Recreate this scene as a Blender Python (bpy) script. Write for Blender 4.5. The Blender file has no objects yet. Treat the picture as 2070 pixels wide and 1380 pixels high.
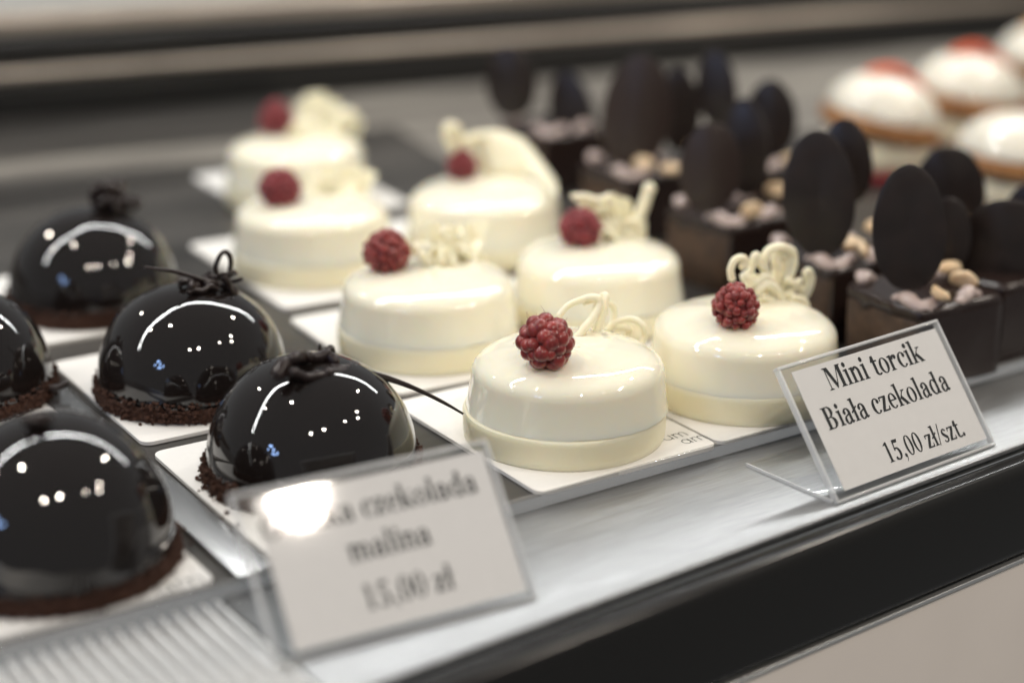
import bpy, bmesh, math, random
from mathutils import Vector, Matrix, noise

random.seed(11)
scene = bpy.context.scene
COL = scene.collection
R = math.radians
PI = math.pi

# ------------------------------------------------------------------ camera frame (metres; x along the counter, y to the back, z up)
FPX, CX, CY = 3678.0, 1035.0, 690.0
def _n(v): return Vector(v).normalized()
XC = _n((6800 - CX, -1290, FPX))
YC = _n((-1600 - CX, -1290, FPX))
PITCH = math.atan(1290 / FPX)
UC = Vector((0, -math.cos(PITCH), -math.sin(PITCH)))
CAM = Vector((-0.3412, -0.47206, 0.23748))
def ray(px, py):
    d = Vector(((px - CX) / FPX, (py - CY) / FPX, 1.0))
    return Vector((d.dot(XC), d.dot(YC), d.dot(UC)))
def at(px, py, z=0.0):
    d = ray(px, py); return CAM + d * ((z - CAM.z) / d.z)
def at_y(px, py, y):
    d = ray(px, py); return CAM + d * ((y - CAM.y) / d.y)

cam_data = bpy.data.cameras.new('camera')
cam_data.sensor_width = 36.0
cam_data.lens = FPX / 2070 * 36
cam_data.clip_start = 0.01
cam_data.clip_end = 100
cam_data.dof.use_dof = True
cam_data.dof.focus_distance = 0.611
cam_data.dof.aperture_fstop = 3.2
cam_data.dof.aperture_blades = 9
cam = bpy.data.objects.new('camera', cam_data)
COL.objects.link(cam)
rt = Vector((XC.x, YC.x, UC.x)); up = -Vector((XC.y, YC.y, UC.y)); bk = -Vector((XC.z, YC.z, UC.z))
m = Matrix.Identity(4)
for i in range(3):
    m[i][0], m[i][1], m[i][2], m[i][3] = rt[i], up[i], bk[i], CAM[i]
cam.matrix_world = m
scene.camera = cam

# ------------------------------------------------------------------ materials
MATS = {}
def mat(name, color=(0.5, 0.5, 0.5), rough=0.5, metal=0.0, ior=1.45, coat=0.0, coat_rough=0.03, sss=0.0, sss_r=0.006,
        sss_col=(1.0, 0.75, 0.45), noise_amt=0.0, noise_scale=400.0, bump=0.0, bump_scale=600.0, rough_var=0.0,
        stretch=None, spec=0.5, aniso=0.0, sheen=0.0, color2=None):
    mt = bpy.data.materials.new(name); mt.use_nodes = True
    nt = mt.node_tree; N = nt.nodes; L = nt.links
    b = N['Principled BSDF']
    b.inputs['Base Color'].default_value = (*color, 1)
    b.inputs['Roughness'].default_value = rough
    b.inputs['Metallic'].default_value = metal
    b.inputs['IOR'].default_value = ior
    b.inputs['Specular IOR Level'].default_value = spec
    b.inputs['Coat Weight'].default_value = coat
    b.inputs['Coat Roughness'].default_value = coat_rough
    b.inputs['Anisotropic'].default_value = aniso
    b.inputs['Sheen Weight'].default_value = sheen
    if sss:
        b.inputs['Subsurface Weight'].default_value = sss
        b.inputs['Subsurface Scale'].default_value = sss_r
        b.inputs['Subsurface Radius'].default_value = sss_col
    tc = N.new('ShaderNodeTexCoord')
    vec = tc.outputs['Object']
    if stretch:
        mp = N.new('ShaderNodeMapping'); mp.inputs['Scale'].default_value = stretch
        L.new(vec, mp.inputs['Vector']); vec = mp.outputs['Vector']
    if noise_amt or color2:
        nz = N.new('ShaderNodeTexNoise'); nz.inputs['Scale'].default_value = noise_scale; nz.inputs['Detail'].default_value = 5
        L.new(vec, nz.inputs['Vector'])
        rp = N.new('ShaderNodeValToRGB')
        rp.color_ramp.elements[0].position = 0.3; rp.color_ramp.elements[1].position = 0.7
        c2 = color2 if color2 else tuple(c * (1 - noise_amt) for c in color)
        rp.color_ramp.elements[0].color = (*c2, 1)
        rp.color_ramp.elements[1].color = (*color, 1)
        L.new(nz.outputs['Fac'], rp.inputs['Fac']); L.new(rp.outputs['Color'], b.inputs['Base Color'])
    if rough_var:
        n2 = N.new('ShaderNodeTexNoise'); n2.inputs['Scale'].default_value = noise_scale * 0.7; n2.inputs['Detail'].default_value = 4
        L.new(vec, n2.inputs['Vector'])
        mr = N.new('ShaderNodeMapRange'); mr.inputs['From Min'].default_value = 0.3; mr.inputs['From Max'].default_value = 0.7
        mr.inputs['To Min'].default_value = max(0.0, rough - rough_var); mr.inputs['To Max'].default_value = rough + rough_var
        L.new(n2.outputs['Fac'], mr.inputs['Value']); L.new(mr.outputs['Result'], b.inputs['Roughness'])
    if bump:
        n3 = N.new('ShaderNodeTexNoise'); n3.inputs['Scale'].default_value = bump_scale; n3.inputs['Detail'].default_value = 4
        L.new(vec, n3.inputs['Vector'])
        bp = N.new('ShaderNodeBump'); bp.inputs['Strength'].default_value = bump; bp.inputs['Distance'].default_value = 0.001
        L.new(n3.outputs['Fac'], bp.inputs['Height']); L.new(bp.outputs['Normal'], b.inputs['Normal'])
    MATS[name] = mt
    return mt

def acrylic(name, tint=(0.96, 0.97, 0.97), frost=0.0):
    mt = bpy.data.materials.new(name); mt.use_nodes = True
    nt = mt.node_tree; N = nt.nodes; L = nt.links
    N.remove(N['Principled BSDF'])
    out = N['Material Output']
    tr = N.new('ShaderNodeBsdfTransparent'); tr.inputs['Color'].default_value = (*tint, 1)
    gl = N.new('ShaderNodeBsdfGlossy'); gl.inputs['Roughness'].default_value = 0.04
    lw = N.new('ShaderNodeLayerWeight'); lw.inputs['Blend'].default_value = 0.5
    pw = N.new('ShaderNodeMath'); pw.operation = 'POWER'; pw.inputs[1].default_value = 4.0
    fr = N.new('ShaderNodeMath'); fr.operation = 'MULTIPLY_ADD'; fr.inputs[1].default_value = 0.7; fr.inputs[2].default_value = 0.035
    L.new(lw.outputs['Facing'], pw.inputs[0]); L.new(pw.outputs[0], fr.inputs[0])
    mx = N.new('ShaderNodeMixShader')
    L.new(fr.outputs[0], mx.inputs['Fac']); L.new(tr.outputs[0], mx.inputs[1]); L.new(gl.outputs[0], mx.inputs[2])
    last = mx.outputs[0]
    if frost:
        df = N.new('ShaderNodeBsdfDiffuse'); df.inputs['Color'].default_value = (0.92, 0.92, 0.92, 1)
        m2 = N.new('ShaderNodeMixShader'); m2.inputs['Fac'].default_value = frost
        L.new(last, m2.inputs[1]); L.new(df.outputs[0], m2.inputs[2]); last = m2.outputs[0]
    L.new(last, out.inputs['Surface'])
    MATS[name] = mt
    return mt

mat('glaze', (0.010, 0.0075, 0.0068), rough=0.035, coat=0.6, coat_rough=0.02, bump=0.03, bump_scale=160)
mat('dark_strand', (0.018, 0.010, 0.009), rough=0.28, bump=0.15, bump_scale=900)
mat('crumb', (0.075, 0.030, 0.016), rough=0.9, color2=(0.03, 0.012, 0.008), noise_scale=900, bump=0.8, bump_scale=1500)
mat('white_glaze', (0.86, 0.82, 0.67), rough=0.045, coat=0.6, coat_rough=0.02, sss=0.55, sss_r=0.008, bump=0.02, bump_scale=260)
mat('white_biscuit', (0.85, 0.775, 0.56), rough=0.38, sss=0.5, sss_r=0.007, bump=0.12, bump_scale=700)
mat('white_curl', (0.84, 0.785, 0.60), rough=0.42, sss=0.45, sss_r=0.003, bump=0.12, bump_scale=900)
mat('raspberry', (0.30, 0.028, 0.022), rough=0.34, sss=0.35, sss_r=0.002, sss_col=(1.0, 0.25, 0.2), color2=(0.13, 0.009, 0.009),
    noise_scale=260, coat=0.25, coat_rough=0.15, bump=0.08, bump_scale=1200, sheen=0.15)
mat('frosted_raspberry', (0.28, 0.022, 0.030), rough=0.6, sss=0.2, sss_r=0.002, sss_col=(1, 0.25, 0.2), color2=(0.12, 0.007, 0.011),
    noise_scale=300, bump=0.35, bump_scale=1500, sheen=0.3)
mat('board', (0.80, 0.785, 0.76), rough=0.42, noise_amt=0.03, noise_scale=500, bump=0.04, bump_scale=1400)
mat('ink_green', (0.035, 0.04, 0.028), rough=0.6)
mat('ink', (0.012, 0.012, 0.012), rough=0.7)
mat('paper', (0.86, 0.84, 0.825), rough=0.7, noise_amt=0.03, noise_scale=300, bump=0.05, bump_scale=1200)
mat('floor_steel', (0.115, 0.108, 0.10), rough=0.36, metal=0.4, color2=(0.022, 0.021, 0.020), noise_scale=4.5, stretch=(0.55, 4.5, 1), rough_var=0.12,
    bump=0.03, bump_scale=300)
mat('reflection_steel', (0.36, 0.335, 0.295), rough=0.42, metal=0.35, color2=(0.14, 0.128, 0.115), noise_scale=6, stretch=(0.8, 6, 1), rough_var=0.1)  # pale tone stands in for reflections in the steel deck
mat('brushed_steel', (0.37, 0.375, 0.38), rough=0.38, metal=0.65, noise_amt=0.30, noise_scale=160, stretch=(0.5, 20.0, 1.0), rough_var=0.10,
    bump=0.05, bump_scale=260)
mat('rib_steel', (0.90, 0.90, 0.89), rough=0.4, metal=0.45, noise_amt=0.05, noise_scale=60)
mat('divider_steel', (0.50, 0.50, 0.50), rough=0.22, metal=0.9, noise_amt=0.15, noise_scale=60, stretch=(10, 1, 1))
mat('trim_steel', (0.55, 0.55, 0.54), rough=0.3, metal=0.8)
mat('bumper_black', (0.0165, 0.016, 0.0155), spec=0.16, rough=0.16, bump=0.02, bump_scale=200)
mat('black_panel', (0.017, 0.0165, 0.016), rough=0.45, bump=0.04, bump_scale=800)
mat('beige_panel', (0.74, 0.67, 0.61), rough=0.5, noise_amt=0.04, noise_scale=30, bump=0.02, bump_scale=600)
mat('rear_black', (0.016, 0.0155, 0.015), rough=0.3)
mat('rear_rail', (0.66, 0.57, 0.48), rough=0.3, metal=0.6, noise_amt=0.5, noise_scale=6, stretch=(1, 0.1, 0.1))
mat('rear_ledge', (0.42, 0.42, 0.40), rough=0.4, noise_amt=0.4, noise_scale=7, stretch=(1, 4, 1))
mat('choc_cake', (0.095, 0.056, 0.034), rough=0.65, color2=(0.04, 0.023, 0.015), noise_scale=160, bump=0.4, bump_scale=500)
mat('choc_disc', (0.020, 0.012, 0.010), color2=(0.013, 0.009, 0.008), noise_scale=120, rough_var=0.1, rough=0.36, bump=0.06, bump_scale=300)
mat('choc_disc_milk', (0.028, 0.017, 0.014), rough=0.4, bump=0.06, bump_scale=300)
mat('ganache', (0.022, 0.013, 0.011), rough=0.25, bump=0.1, bump_scale=300)
mat('hazelnut_cream', (0.50, 0.40, 0.37), rough=0.22, bump=0.5, bump_scale=500, sss=0.2, sss_r=0.003, coat=0.4)
mat('nut', (0.78, 0.62, 0.42), rough=0.4, color2=(0.62, 0.42, 0.24), noise_scale=200, sss=0.2, sss_r=0.003)
mat('choux', (0.46, 0.22, 0.075), rough=0.6, color2=(0.20, 0.075, 0.026), noise_scale=150, bump=0.5, bump_scale=300)
mat('puff_icing', (0.78, 0.74, 0.64), rough=0.2, sss=0.3, sss_r=0.006, coat=0.3)
mat('puff_cream', (0.82, 0.76, 0.60), rough=0.45, sss=0.4, sss_r=0.006)
mat('red_jelly', (0.30, 0.02, 0.035), rough=0.2, sss=0.3, sss_r=0.004, sss_col=(1, 0.2, 0.2))
mat('orange_fruit', (0.68, 0.20, 0.10), rough=0.3, sss=0.2, sss_r=0.003, color2=(0.62, 0.08, 0.04), noise_scale=200)
mat('amber_fruit', (0.75, 0.40, 0.16), rough=0.3, sss=0.2, sss_r=0.003)
acrylic('acrylic', (0.985, 0.987, 0.987))
acrylic('acrylic_edge', (0.95, 0.96, 0.96), frost=0.45)
acrylic('acrylic_lip', (0.88, 0.88, 0.88), frost=0.12)

# ------------------------------------------------------------------ mesh helpers
class MB:
    def __init__(s): s.v = []; s.f = []
    def add(s, vs, fs):
        o = len(s.v); s.v += [tuple(v) for v in vs]; s.f += [tuple(i + o for i in f) for f in fs]; return s
    def box(s, x0, x1, y0, y1, z0, z1):
        vs = [(x, y, z) for z in (z0, z1) for y in (y0, y1) for x in (x0, x1)]
        return s.add(vs, [(0, 2, 3, 1), (4, 5, 7, 6), (0, 1, 5, 4), (2, 6, 7, 3), (0, 4, 6, 2), (1, 3, 7, 5)])
    def lathe(s, prof, n=72, fn=None, c=(0, 0, 0)):
        vs = []; fs = []
        for (r, z) in prof:
            for k in range(n):
                a = 2 * PI * k / n
                rr, zz = (r, z) if fn is None else fn(r, z, a)
                vs.append((c[0] + rr * math.cos(a), c[1] + rr * math.sin(a), c[2] + zz))
        m = len(prof)
        for j in range(m - 1):
            for k in range(n):
                k2 = (k + 1) % n
                fs.append((j * n + k, j * n + k2, (j + 1) * n + k2, (j + 1) * n + k))
        if prof[0][0] > 1e-6: fs.append(tuple(reversed(range(n))))
        if prof[-1][0] > 1e-6: fs.append(tuple((m - 1) * n + k for k in range(n)))
        return s.add(vs, fs)
    def tube(s, pts, rad, n=10, flat=1.0):
        pts = [Vector(p) for p in pts]
        if not hasattr(rad, '__len__'): rad = [rad] * len(pts)
        t0 = (pts[1] - pts[0]).normalized()
        ref = Vector((0, 0, 1)) if abs(t0.z) < 0.9 else Vector((1, 0, 0))
        nrm = t0.cross(ref).normalized()
        vs = []; fs = []
        for i, p in enumerate(pts):
            t = (pts[min(i + 1, len(pts) - 1)] - pts[max(i - 1, 0)])
            t = t.normalized() if t.length > 1e-9 else t0
            nrm = (nrm - t * nrm.dot(t))
            nrm = nrm.normalized() if nrm.length > 1e-9 else t.orthogonal().normalized()
            bi = t.cross(nrm)
            for k in range(n):
                a = 2 * PI * k / n
                vs.append(p + nrm * (math.cos(a) * rad[i]) + bi * (math.sin(a) * rad[i] * flat))
        for i in range(len(pts) - 1):
            for k in range(n):
                k2 = (k + 1) % n
                fs.append((i * n + k, i * n + k2, (i + 1) * n + k2, (i + 1) * n + k))
        # rounded ends
        for e, sgn in ((0, -1), (len(pts) - 1, 1)):
            t = (pts[1] - pts[0]).normalized() if e == 0 else (pts[-1] - pts[-2]).normalized()
            vs.append(pts[e] + t * sgn * rad[e] * 0.7)
            tip = len(vs) - 1
            for k in range(n):
                k2 = (k + 1) % n
                fs.append((e * n + k2, e * n + k, tip) if e == 0 else (e * n + k, e * n + k2, tip))
        return s.add(vs, fs)
    def ball(s, c, r, sub=2, sq=(1, 1, 1), jit=0.0, rot=None):
        vs, fs = ICO[sub]
        out = []
        for v in vs:
            w = Vector((v[0] * sq[0], v[1] * sq[1], v[2] * sq[2]))
            if jit: w = w * (1 + random.uniform(-jit, jit))
            if rot: w = rot @ w
            out.append(Vector(c) + w * r)
        return s.add(out, fs)
    def build(s, name, m, parent=None, smooth=True, bevel=0.0, loc=None, angle=40, segs=2):
        me = bpy.data.meshes.new(name)
        me.from_pydata(s.v, [], s.f)
        bm = bmesh.new(); bm.from_mesh(me)
        if bevel:
            ed = [e for e in bm.edges if len(e.link_faces) == 2 and e.calc_face_angle(0) > R(35)]
            bmesh.ops.bevel(bm, geom=ed, offset=bevel, segments=segs, profile=0.5, affect='EDGES')
        bmesh.ops.recalc_face_normals(bm, faces=bm.faces)
        bm.to_mesh(me); bm.free()
        if smooth:
            for p in me.polygons: p.use_smooth = True
            me.set_sharp_from_angle(angle=R(angle))
        me.materials.append(MATS[m])
        o = bpy.data.objects.new(name, me); COL.objects.link(o)
        if parent: o.parent = parent
        if loc is not None: o.location = loc
        return o

def _ico(sub):
    bm = bmesh.new(); bmesh.ops.create_icosphere(bm, subdivisions=sub, radius=1.0)
    bm.verts.ensure_lookup_table()
    r = ([tuple(v.co) for v in bm.verts], [tuple(v.index for v in f.verts) for f in bm.faces]); bm.free(); return r
ICO = {1: _ico(1), 2: _ico(2), 3: _ico(3)}

def smooth_path(pts, n=8, closed=False):
    P = [Vector(p) for p in pts]; out = []
    m = len(P)
    rng = m if closed else m - 1
    for i in range(rng):
        p0 = P[(i - 1) % m] if (closed or i > 0) else P[0] * 2 - P[1]
        p1 = P[i]; p2 = P[(i + 1) % m]
        p3 = P[(i + 2) % m] if (closed or i + 2 < m) else P[-1] * 2 - P[-2]
        for k in range(n):
            t = k / n
            out.append(0.5 * ((2 * p1) + (p2 - p0) * t + (2 * p0 - 5 * p1 + 4 * p2 - p3) * t * t + (3 * p1 - p0 - 3 * p2 + p3) * t ** 3))
    out.append(P[0] if closed else P[-1])
    return out

def tag(o, label, cat, group=None, kind=None):
    if label: o['label'] = label
    if cat: o['category'] = cat
    if group: o['group'] = group
    if kind: o['kind'] = kind
    return o
def thing(name, label, cat, loc=(0, 0, 0), rz=0.0, group=None):
    o = bpy.data.objects.new(name, None); COL.objects.link(o)
    o.empty_display_size = 0.01
    o.location = loc; o.rotation_euler = (0, 0, rz)
    return tag(o, label, cat, group)
def part_copy(o, parent):
    c = o.copy(); COL.objects.link(c); c.parent = parent; return c

# ------------------------------------------------------------------ the counter
FL = -0.0016      # steel deck under the boards
f = MB()
f.add([(-0.9, -0.036, FL), (1.6, -0.036, FL), (1.6, 0.305, FL), (0.0, 0.612, FL), (-0.9, 0.790, FL)], [(0, 1, 2, 3, 4)])
tag(f.build('counter_deck', 'floor_steel', smooth=False), None, None, kind='structure')
# strips added on the deck; bright reflections in its steel put into their colour
_ra = R(-11.6)
def deck_reflection(x0, x1, y0, y1):
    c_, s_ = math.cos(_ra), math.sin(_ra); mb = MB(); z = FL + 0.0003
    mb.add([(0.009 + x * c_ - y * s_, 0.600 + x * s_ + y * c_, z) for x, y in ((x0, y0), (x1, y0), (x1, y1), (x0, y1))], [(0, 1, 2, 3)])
    tag(mb.build('deck_reflection', 'reflection_steel', smooth=False), None, None, kind='structure')
deck_reflection(0.175, 1.60, -0.105, -0.006)
deck_reflection(0.215, 1.60, -0.215, -0.108)
deck_reflection(-0.60, 0.135, -0.150, -0.108)

case = thing('display_case', 'steel and black display case front edge with beige panel below', 'display case', (0, -0.04, 0))
ci = Vector((0, 0.04, 0))
def cpart(mb, name, m, parent=case, **k): return mb.build(name, m, parent, loc=ci, **k)
# strip the price signs stand on: flat brushed steel, wedge in plan
ZS = -0.0045
def fy(x): return -0.0956 + 0.061 * x       # its front edge
lp = MB()
X0, X1 = -0.148, 1.3
lp.add([(X0, -0.0372, ZS), (X1, -0.0372, ZS), (X1, fy(X1 * 0.35), ZS), (0.25, fy(0.25), ZS), (X0, fy(X0), ZS),
        (X0, -0.0372, ZS - 0.004), (X1, -0.0372, ZS - 0.004), (X1, fy(X1 * 0.35), ZS - 0.004), (0.25, fy(0.25), ZS - 0.004), (X0, fy(X0), ZS - 0.004)],
       [(0, 1, 2, 3, 4), (9, 8, 7, 6, 5), (0, 5, 6, 1), (1, 6, 7, 2), (2, 7, 8, 3), (3, 8, 9, 4), (4, 9, 5, 0)])
cpart(lp, 'price_ledge', 'brushed_steel', bevel=0.0008)
# clear upstand between ledge and boards
lip = MB(); lip.box(-0.9, 1.4, -0.0388, -0.0374, ZS + 0.0001, 0.0007)
cpart(lip, 'clear_lip', 'acrylic_lip', bevel=0.0004)
# ribbed steel length at the left
rb = MB(); pitch = 0.00435; n_ = 160
for i in range(n_):
    x = X0 - 0.0020 - i * pitch
    ring = [(-.00108, -.0045), (-.00108, -.0013), (-.0009, -.0006), (-.0005, 0), (0, .0002), (.0005, 0), (.0009, -.0006), (.00108, -.0013), (.00108, -.0045)]
    vs = []
    for yy in (-0.0378, fy(max(x, -0.5)) + 0.0003):
        vs += [(x + a, yy, ZS + b) for a, b in ring]
    k = len(ring)
    rb.add(vs, [(q, q + 1, k + q + 1, k + q) for q in range(k - 1)] + [tuple(reversed(range(k))), tuple(range(k, 2 * k))])
cpart(rb, 'rib_grille', 'rib_steel', angle=60)
pn = MB(); pn.box(-0.86, X0 - 0.0002, -0.128, -0.0376, ZS - 0.0056, ZS - 0.0046)
cpart(pn, 'grille_pan', 'black_panel')
# bright nosing along the front of the ledge
def bar_along(name, m, dy0, dy1, z0, z1, bev, x0=-0.9, x1=1.3):
    b = MB(); 
    ys = lambda x: fy(x) if x < 0.3 else fy(0.3) + 0.03 * (x - 0.3)
    xs_ = [x0, -0.3, 0.0, 0.3, x1]
    vs = []
    for x in xs_: vs += [(x, ys(x) + dy0, z0), (x, ys(x) + dy1, z0), (x, ys(x) + dy1, z1), (x, ys(x) + dy0, z1)]
    fs = [(0, 3, 2, 1), (16, 17, 18, 19)]
    for i in range(4):
        for k in range(4):
            k2 = (k + 1) % 4
            fs.append((4 * i + k, 4 * i + k2, 4 * i + 4 + k2, 4 * i + 4 + k))
    b.add(vs, fs)
    return cpart(b, name, m, bevel=bev, segs=5)
bar_along('ledge_nosing', 'brushed_steel', -0.0014, -0.0002, ZS - 0.0012, ZS + 0.0005, 0.0004)
bar_along('bumper_rail', 'bumper_black', -0.0130, -0.0016, -0.0405, -0.0052, 0.0045)
bar_along('edge_trim', 'trim_steel', -0.0125, -0.0050, -0.0424, -0.0409, 0.0005)
bar_along('beige_front', 'beige_panel', -0.0110, -0.0050, -0.45, -0.0431, 0.0010)

# steel divider strip between the two rows of dark cakes
dv = MB()
dv.add([(-0.1420, -0.0366, FL + 0.0004), (-0.1305, -0.0366, FL + 0.0004), (-0.1225, 0.36, FL + 0.0004), (-0.1335, 0.36, FL + 0.0004),
        (-0.1420, -0.0366, 0.0004), (-0.1305, -0.0366, 0.0010), (-0.1225, 0.36, 0.0010), (-0.1335, 0.36, 0.0004)],
       [(3, 2, 1, 0), (4, 5, 6, 7), (0, 1, 5, 4), (1, 2, 6, 5), (2, 3, 7, 6), (3, 0, 4, 7)])
tag(dv.build('divider_strip', 'divider_steel', bevel=0.0003), 'narrow grey steel strip dividing the dark cake boards from the far left ones', 'divider')

# rear of the case
ra = R(-11.6)
rear = thing('rear_rail', 'dark rear rail with pale metal stripe and grey ledge along the back', 'rail', (0.009, 0.600, FL), ra)
def rpart(name, m, y0, y1, z0, z1, bev=0.001, x0=-1.2, x1=2.2):
    b = MB(); b.box(x0, x1, y0, y1, z0, z1); return b.build(name, m, rear, bevel=bev, segs=3)
rpart('lower_bar', 'rear_black', 0.0, 0.03, 0.0, 0.0240, 0.003)
rpart('metal_stripe', 'rear_rail', -0.002, 0.03, 0.0244, 0.0300, 0.002)
rpart('upper_bar', 'rear_black', 0.002, 0.03, 0.0304, 0.0500, 0.004)
rpart('front_edge', 'rear_rail', 0.004, 0.034, 0.0504, 0.0620, 0.003)
rpart('ledge', 'rear_ledge', 0.0345, 0.6, 0.046, 0.0600, 0.002)

# ------------------------------------------------------------------ boards
def board(name, cx, cy, w, l, rz, label, rad=0.006, group='white cake boards'):
    t = MB(); n = 6; ring = []
    for (sx, sy, a0) in ((1, 1, 0), (-1, 1, 90), (-1, -1, 180), (1, -1, 270)):
        for k in range(n + 1):
            a = R(a0 + 90 * k / n)
            ring.append((sx * (w / 2 - rad) + rad * math.cos(a), sy * (l / 2 - rad) + rad * math.sin(a)))
    N = len(ring); h = 0.0013
    vs = [(x, y, -h) for x, y in ring] + [(x, y, 0) for x, y in ring]
    fs = [tuple(reversed(range(N))), tuple(range(N, 2 * N))] + [(i, (i + 1) % N, N + (i + 1) % N, N + i) for i in range(N)]
    t.add(vs, fs)
    o = t.build(name, 'board', bevel=0.0)
    o.location = (cx, cy, 0); o.rotation_euler = (0, 0, rz)
    return tag(o, label, 'cake board', group)

WB = [
 ('F', 0.0010, 0.0100, 0.0735, 0.0950, R(-1), 'white card board printed with letters, under the frontmost sharp white cake', 0.004),
 ('R', 0.0758, 0.0100, 0.0735, 0.0950, R(-1), 'white card board under the right-hand white cake behind the readable sign', 0.004),
 ('M', 0.0110, 0.1110, 0.0735, 0.1000, R(-4.5), 'white card board under the middle white cake beside the dark domes', 0.004),
 ('D', 0.0868, 0.1090, 0.0735, 0.0990, R(-3), 'white card board under the white cake with an upright chocolate stick', 0.004),
 ('L', 0.0230, 0.2290, 0.0735, 0.1100, R(-3.5), 'white card board under the white cake second from the back', 0.004),
 ('C', 0.1000, 0.2180, 0.0735, 0.1000, R(-3), 'white card board under the white cake topped by a broad flat shard', 0.004),
 ('B', 0.0800, 0.3480, 0.0740, 0.1100, R(-3.5), 'white card board with its corner jutting out left of the rearmost white cake', 0.004),
 ('K', -0.0885, 0.1185, 0.0690, 0.0950, R(-2), 'white card board under the dark dome with the upright loop', 0.004),
 ('G', -0.0925, 0.0145, 0.0690, 0.0960, R(-2), 'white card board under the dark dome behind the blurred sign', 0.004),
 ('J', -0.0810, 0.2360, 0.0690, 0.0960, R(-2), 'white card board under the rearmost dark dome', 0.004),
 ('H', -0.1810, 0.0150, 0.0690, 0.0980, R(-2), 'white card board printed with letters under the nearest dark dome', 0.004),
 ('I', -0.1720, 0.1230, 0.0690, 0.0980, R(-2), 'white card board under the dark dome cut off at the left edge', 0.004),
]
BO = {}
for (k, cx_, cy_, w, l, rz, lab, rad) in WB:
    BO[k] = board('cake_board', cx_, cy_, w, l, rz, lab, rad)

# ------------------------------------------------------------------ lettering (own outlines: bold serif and a thin round sans)
class Ink:
    def __init__(s): s.v = []; s.f = []
    def poly(s, pts, dx=0, sc=1, dy=0):
        o = len(s.v); s.v += [((x * sc + dx), (y * sc + dy)) for x, y in pts]; s.f.append(tuple(range(o, o + len(pts))))
def stem(x, y0, y1, w=0.125): return [[(x - w / 2, y0), (x + w / 2, y0), (x + w / 2, y1), (x - w / 2, y1)]]
def serif(x, y, w=0.25, up=True, h=0.028):
    s_ = 1 if up else -1
    return [[(x - w / 2, y), (x + w / 2, y), (x + w / 2, y + s_ * h * 0.6), (x + w * 0.25, y + s_ * h * 1.6), (x - w * 0.25, y + s_ * h * 1.6), (x - w / 2, y + s_ * h * 0.6)]]
def arc(cx_, cy_, rx, ry, tx, ty, a0=0, a1=360, n=28):
    out = []
    for i in range(n):
        q = []
        for a in (a0 + (a1 - a0) * i / n, a0 + (a1 - a0) * (i + 1) / n): q.append((math.cos(R(a)), math.sin(R(a))))
        (c1, s1), (c2, s2) = q
        out.append([(cx_ + rx * c1, cy_ + ry * s1), (cx_ + rx * c2, cy_ + ry * s2), (cx_ + (rx - tx) * c2, cy_ + (ry - ty) * s2), (cx_ + (rx - tx) * c1, cy_ + (ry - ty) * s1)])
    return out
def bar(x0, y0, x1, y1, w):
    d = Vector((x1 - x0, y1 - y0)); n_ = Vector((-d.y, d.x)).normalized() * w / 2
    return [[(x0 + n_.x, y0 + n_.y), (x0 - n_.x, y0 - n_.y), (x1 - n_.x, y1 - n_.y), (x1 + n_.x, y1 + n_.y)]]
def dot(x, y, r): return [[(x + r * math.cos(R(a)), y + r * math.sin(R(a))) for a in range(0, 360, 24)]]
XH, CH, AH = 0.46, 0.67, 0.69
def flag(x, y): return [[(x - 0.13, y - 0.035), (x - 0.13, y - 0.01), (x + 0.06, y + 0.012), (x + 0.06, y - 0.05), (x - 0.06, y - 0.06)]]
def g_i(): return stem(.14, 0, XH) + serif(.14, 0) + flag(.14, XH) + dot(.14, .60, .078), .28
def g_l(): return stem(.14, 0, AH) + serif(.14, 0) + flag(.14, AH), .28
def g_lslash(): return stem(.14, 0, AH) + serif(.14, 0) + flag(.14, AH) + bar(-.01, .27, .29, .43, .055), .28
def g_n():
    return stem(.13, 0, XH) + serif(.13, 0) + flag(.13, XH) + stem(.42, 0, .30) + serif(.42, 0) + arc(.30, .28, .182, .19, .12, .07, 0, 150), .56
def g_m_b():
    a = stem(.13, 0, XH) + serif(.13, 0, .22) + flag(.13, XH)
    for k in (0, 1):
        x = .40 + k * .28
        a += stem(x, 0, .30) + serif(x, 0, .22) + arc(x - .11, .28, .172, .19, .12, .07, 0, 150)
    return a, .83
def g_t(): return stem(.15, .07, .58, .12) + arc(.25, .10, .16, .11, .115, .05, 180, 330) + bar(.02, .435, .32, .435, .05) + [[(.02, .42), (.09, .60), (.21, .60), (.21, .42)]], .34
def g_o(): return arc(.25, .23, .23, .24, .125, .03), .50
def g_r(): return stem(.13, 0, XH) + serif(.13, 0) + flag(.13, XH) + arc(.30, .27, .16, .19, .12, .06, 60, 160) + dot(.36, .385, .072), .44
def g_c(): return arc(.25, .23, .225, .24, .13, .035, 45, 320) + dot(.36, .355, .07), .44
def g_k(): return stem(.13, 0, AH) + serif(.13, 0) + flag(.13, AH) + bar(.20, .20, .42, .44, .04) + serif(.43, XH, .2, False) + bar(.25, .27, .47, .02, .125) + serif(.47, 0, .22), .57
def g_a(): return stem(.34, .04, .34, .125) + arc(.22, .31, .182, .16, .12, .045, 0, 165) + dot(.115, .345, .065) + arc(.185, .12, .155, .14, .115, .04, 60, 330) + bar(.20, .245, .34, .29, .05) + [[(.30, .02), (.36, -.01), (.45, .02), (.47, .06), (.40, .07), (.36, .10)]], .49
def g_z(): return bar(.04, .435, .40, .435, .05) + bar(.03, .025, .42, .025, .05) + bar(.09, .03, .34, .43, .13) + [[(.03, .45), (.03, .32), (.06, .32), (.10, .42)]] + [[(.42, 0), (.42, .14), (.39, .14), (.35, .04)]], .45
def g_e(): return arc(.24, .23, .215, .24, .12, .035, 5, 315) + bar(.06, .25, .44, .25, .04), .45
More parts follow.
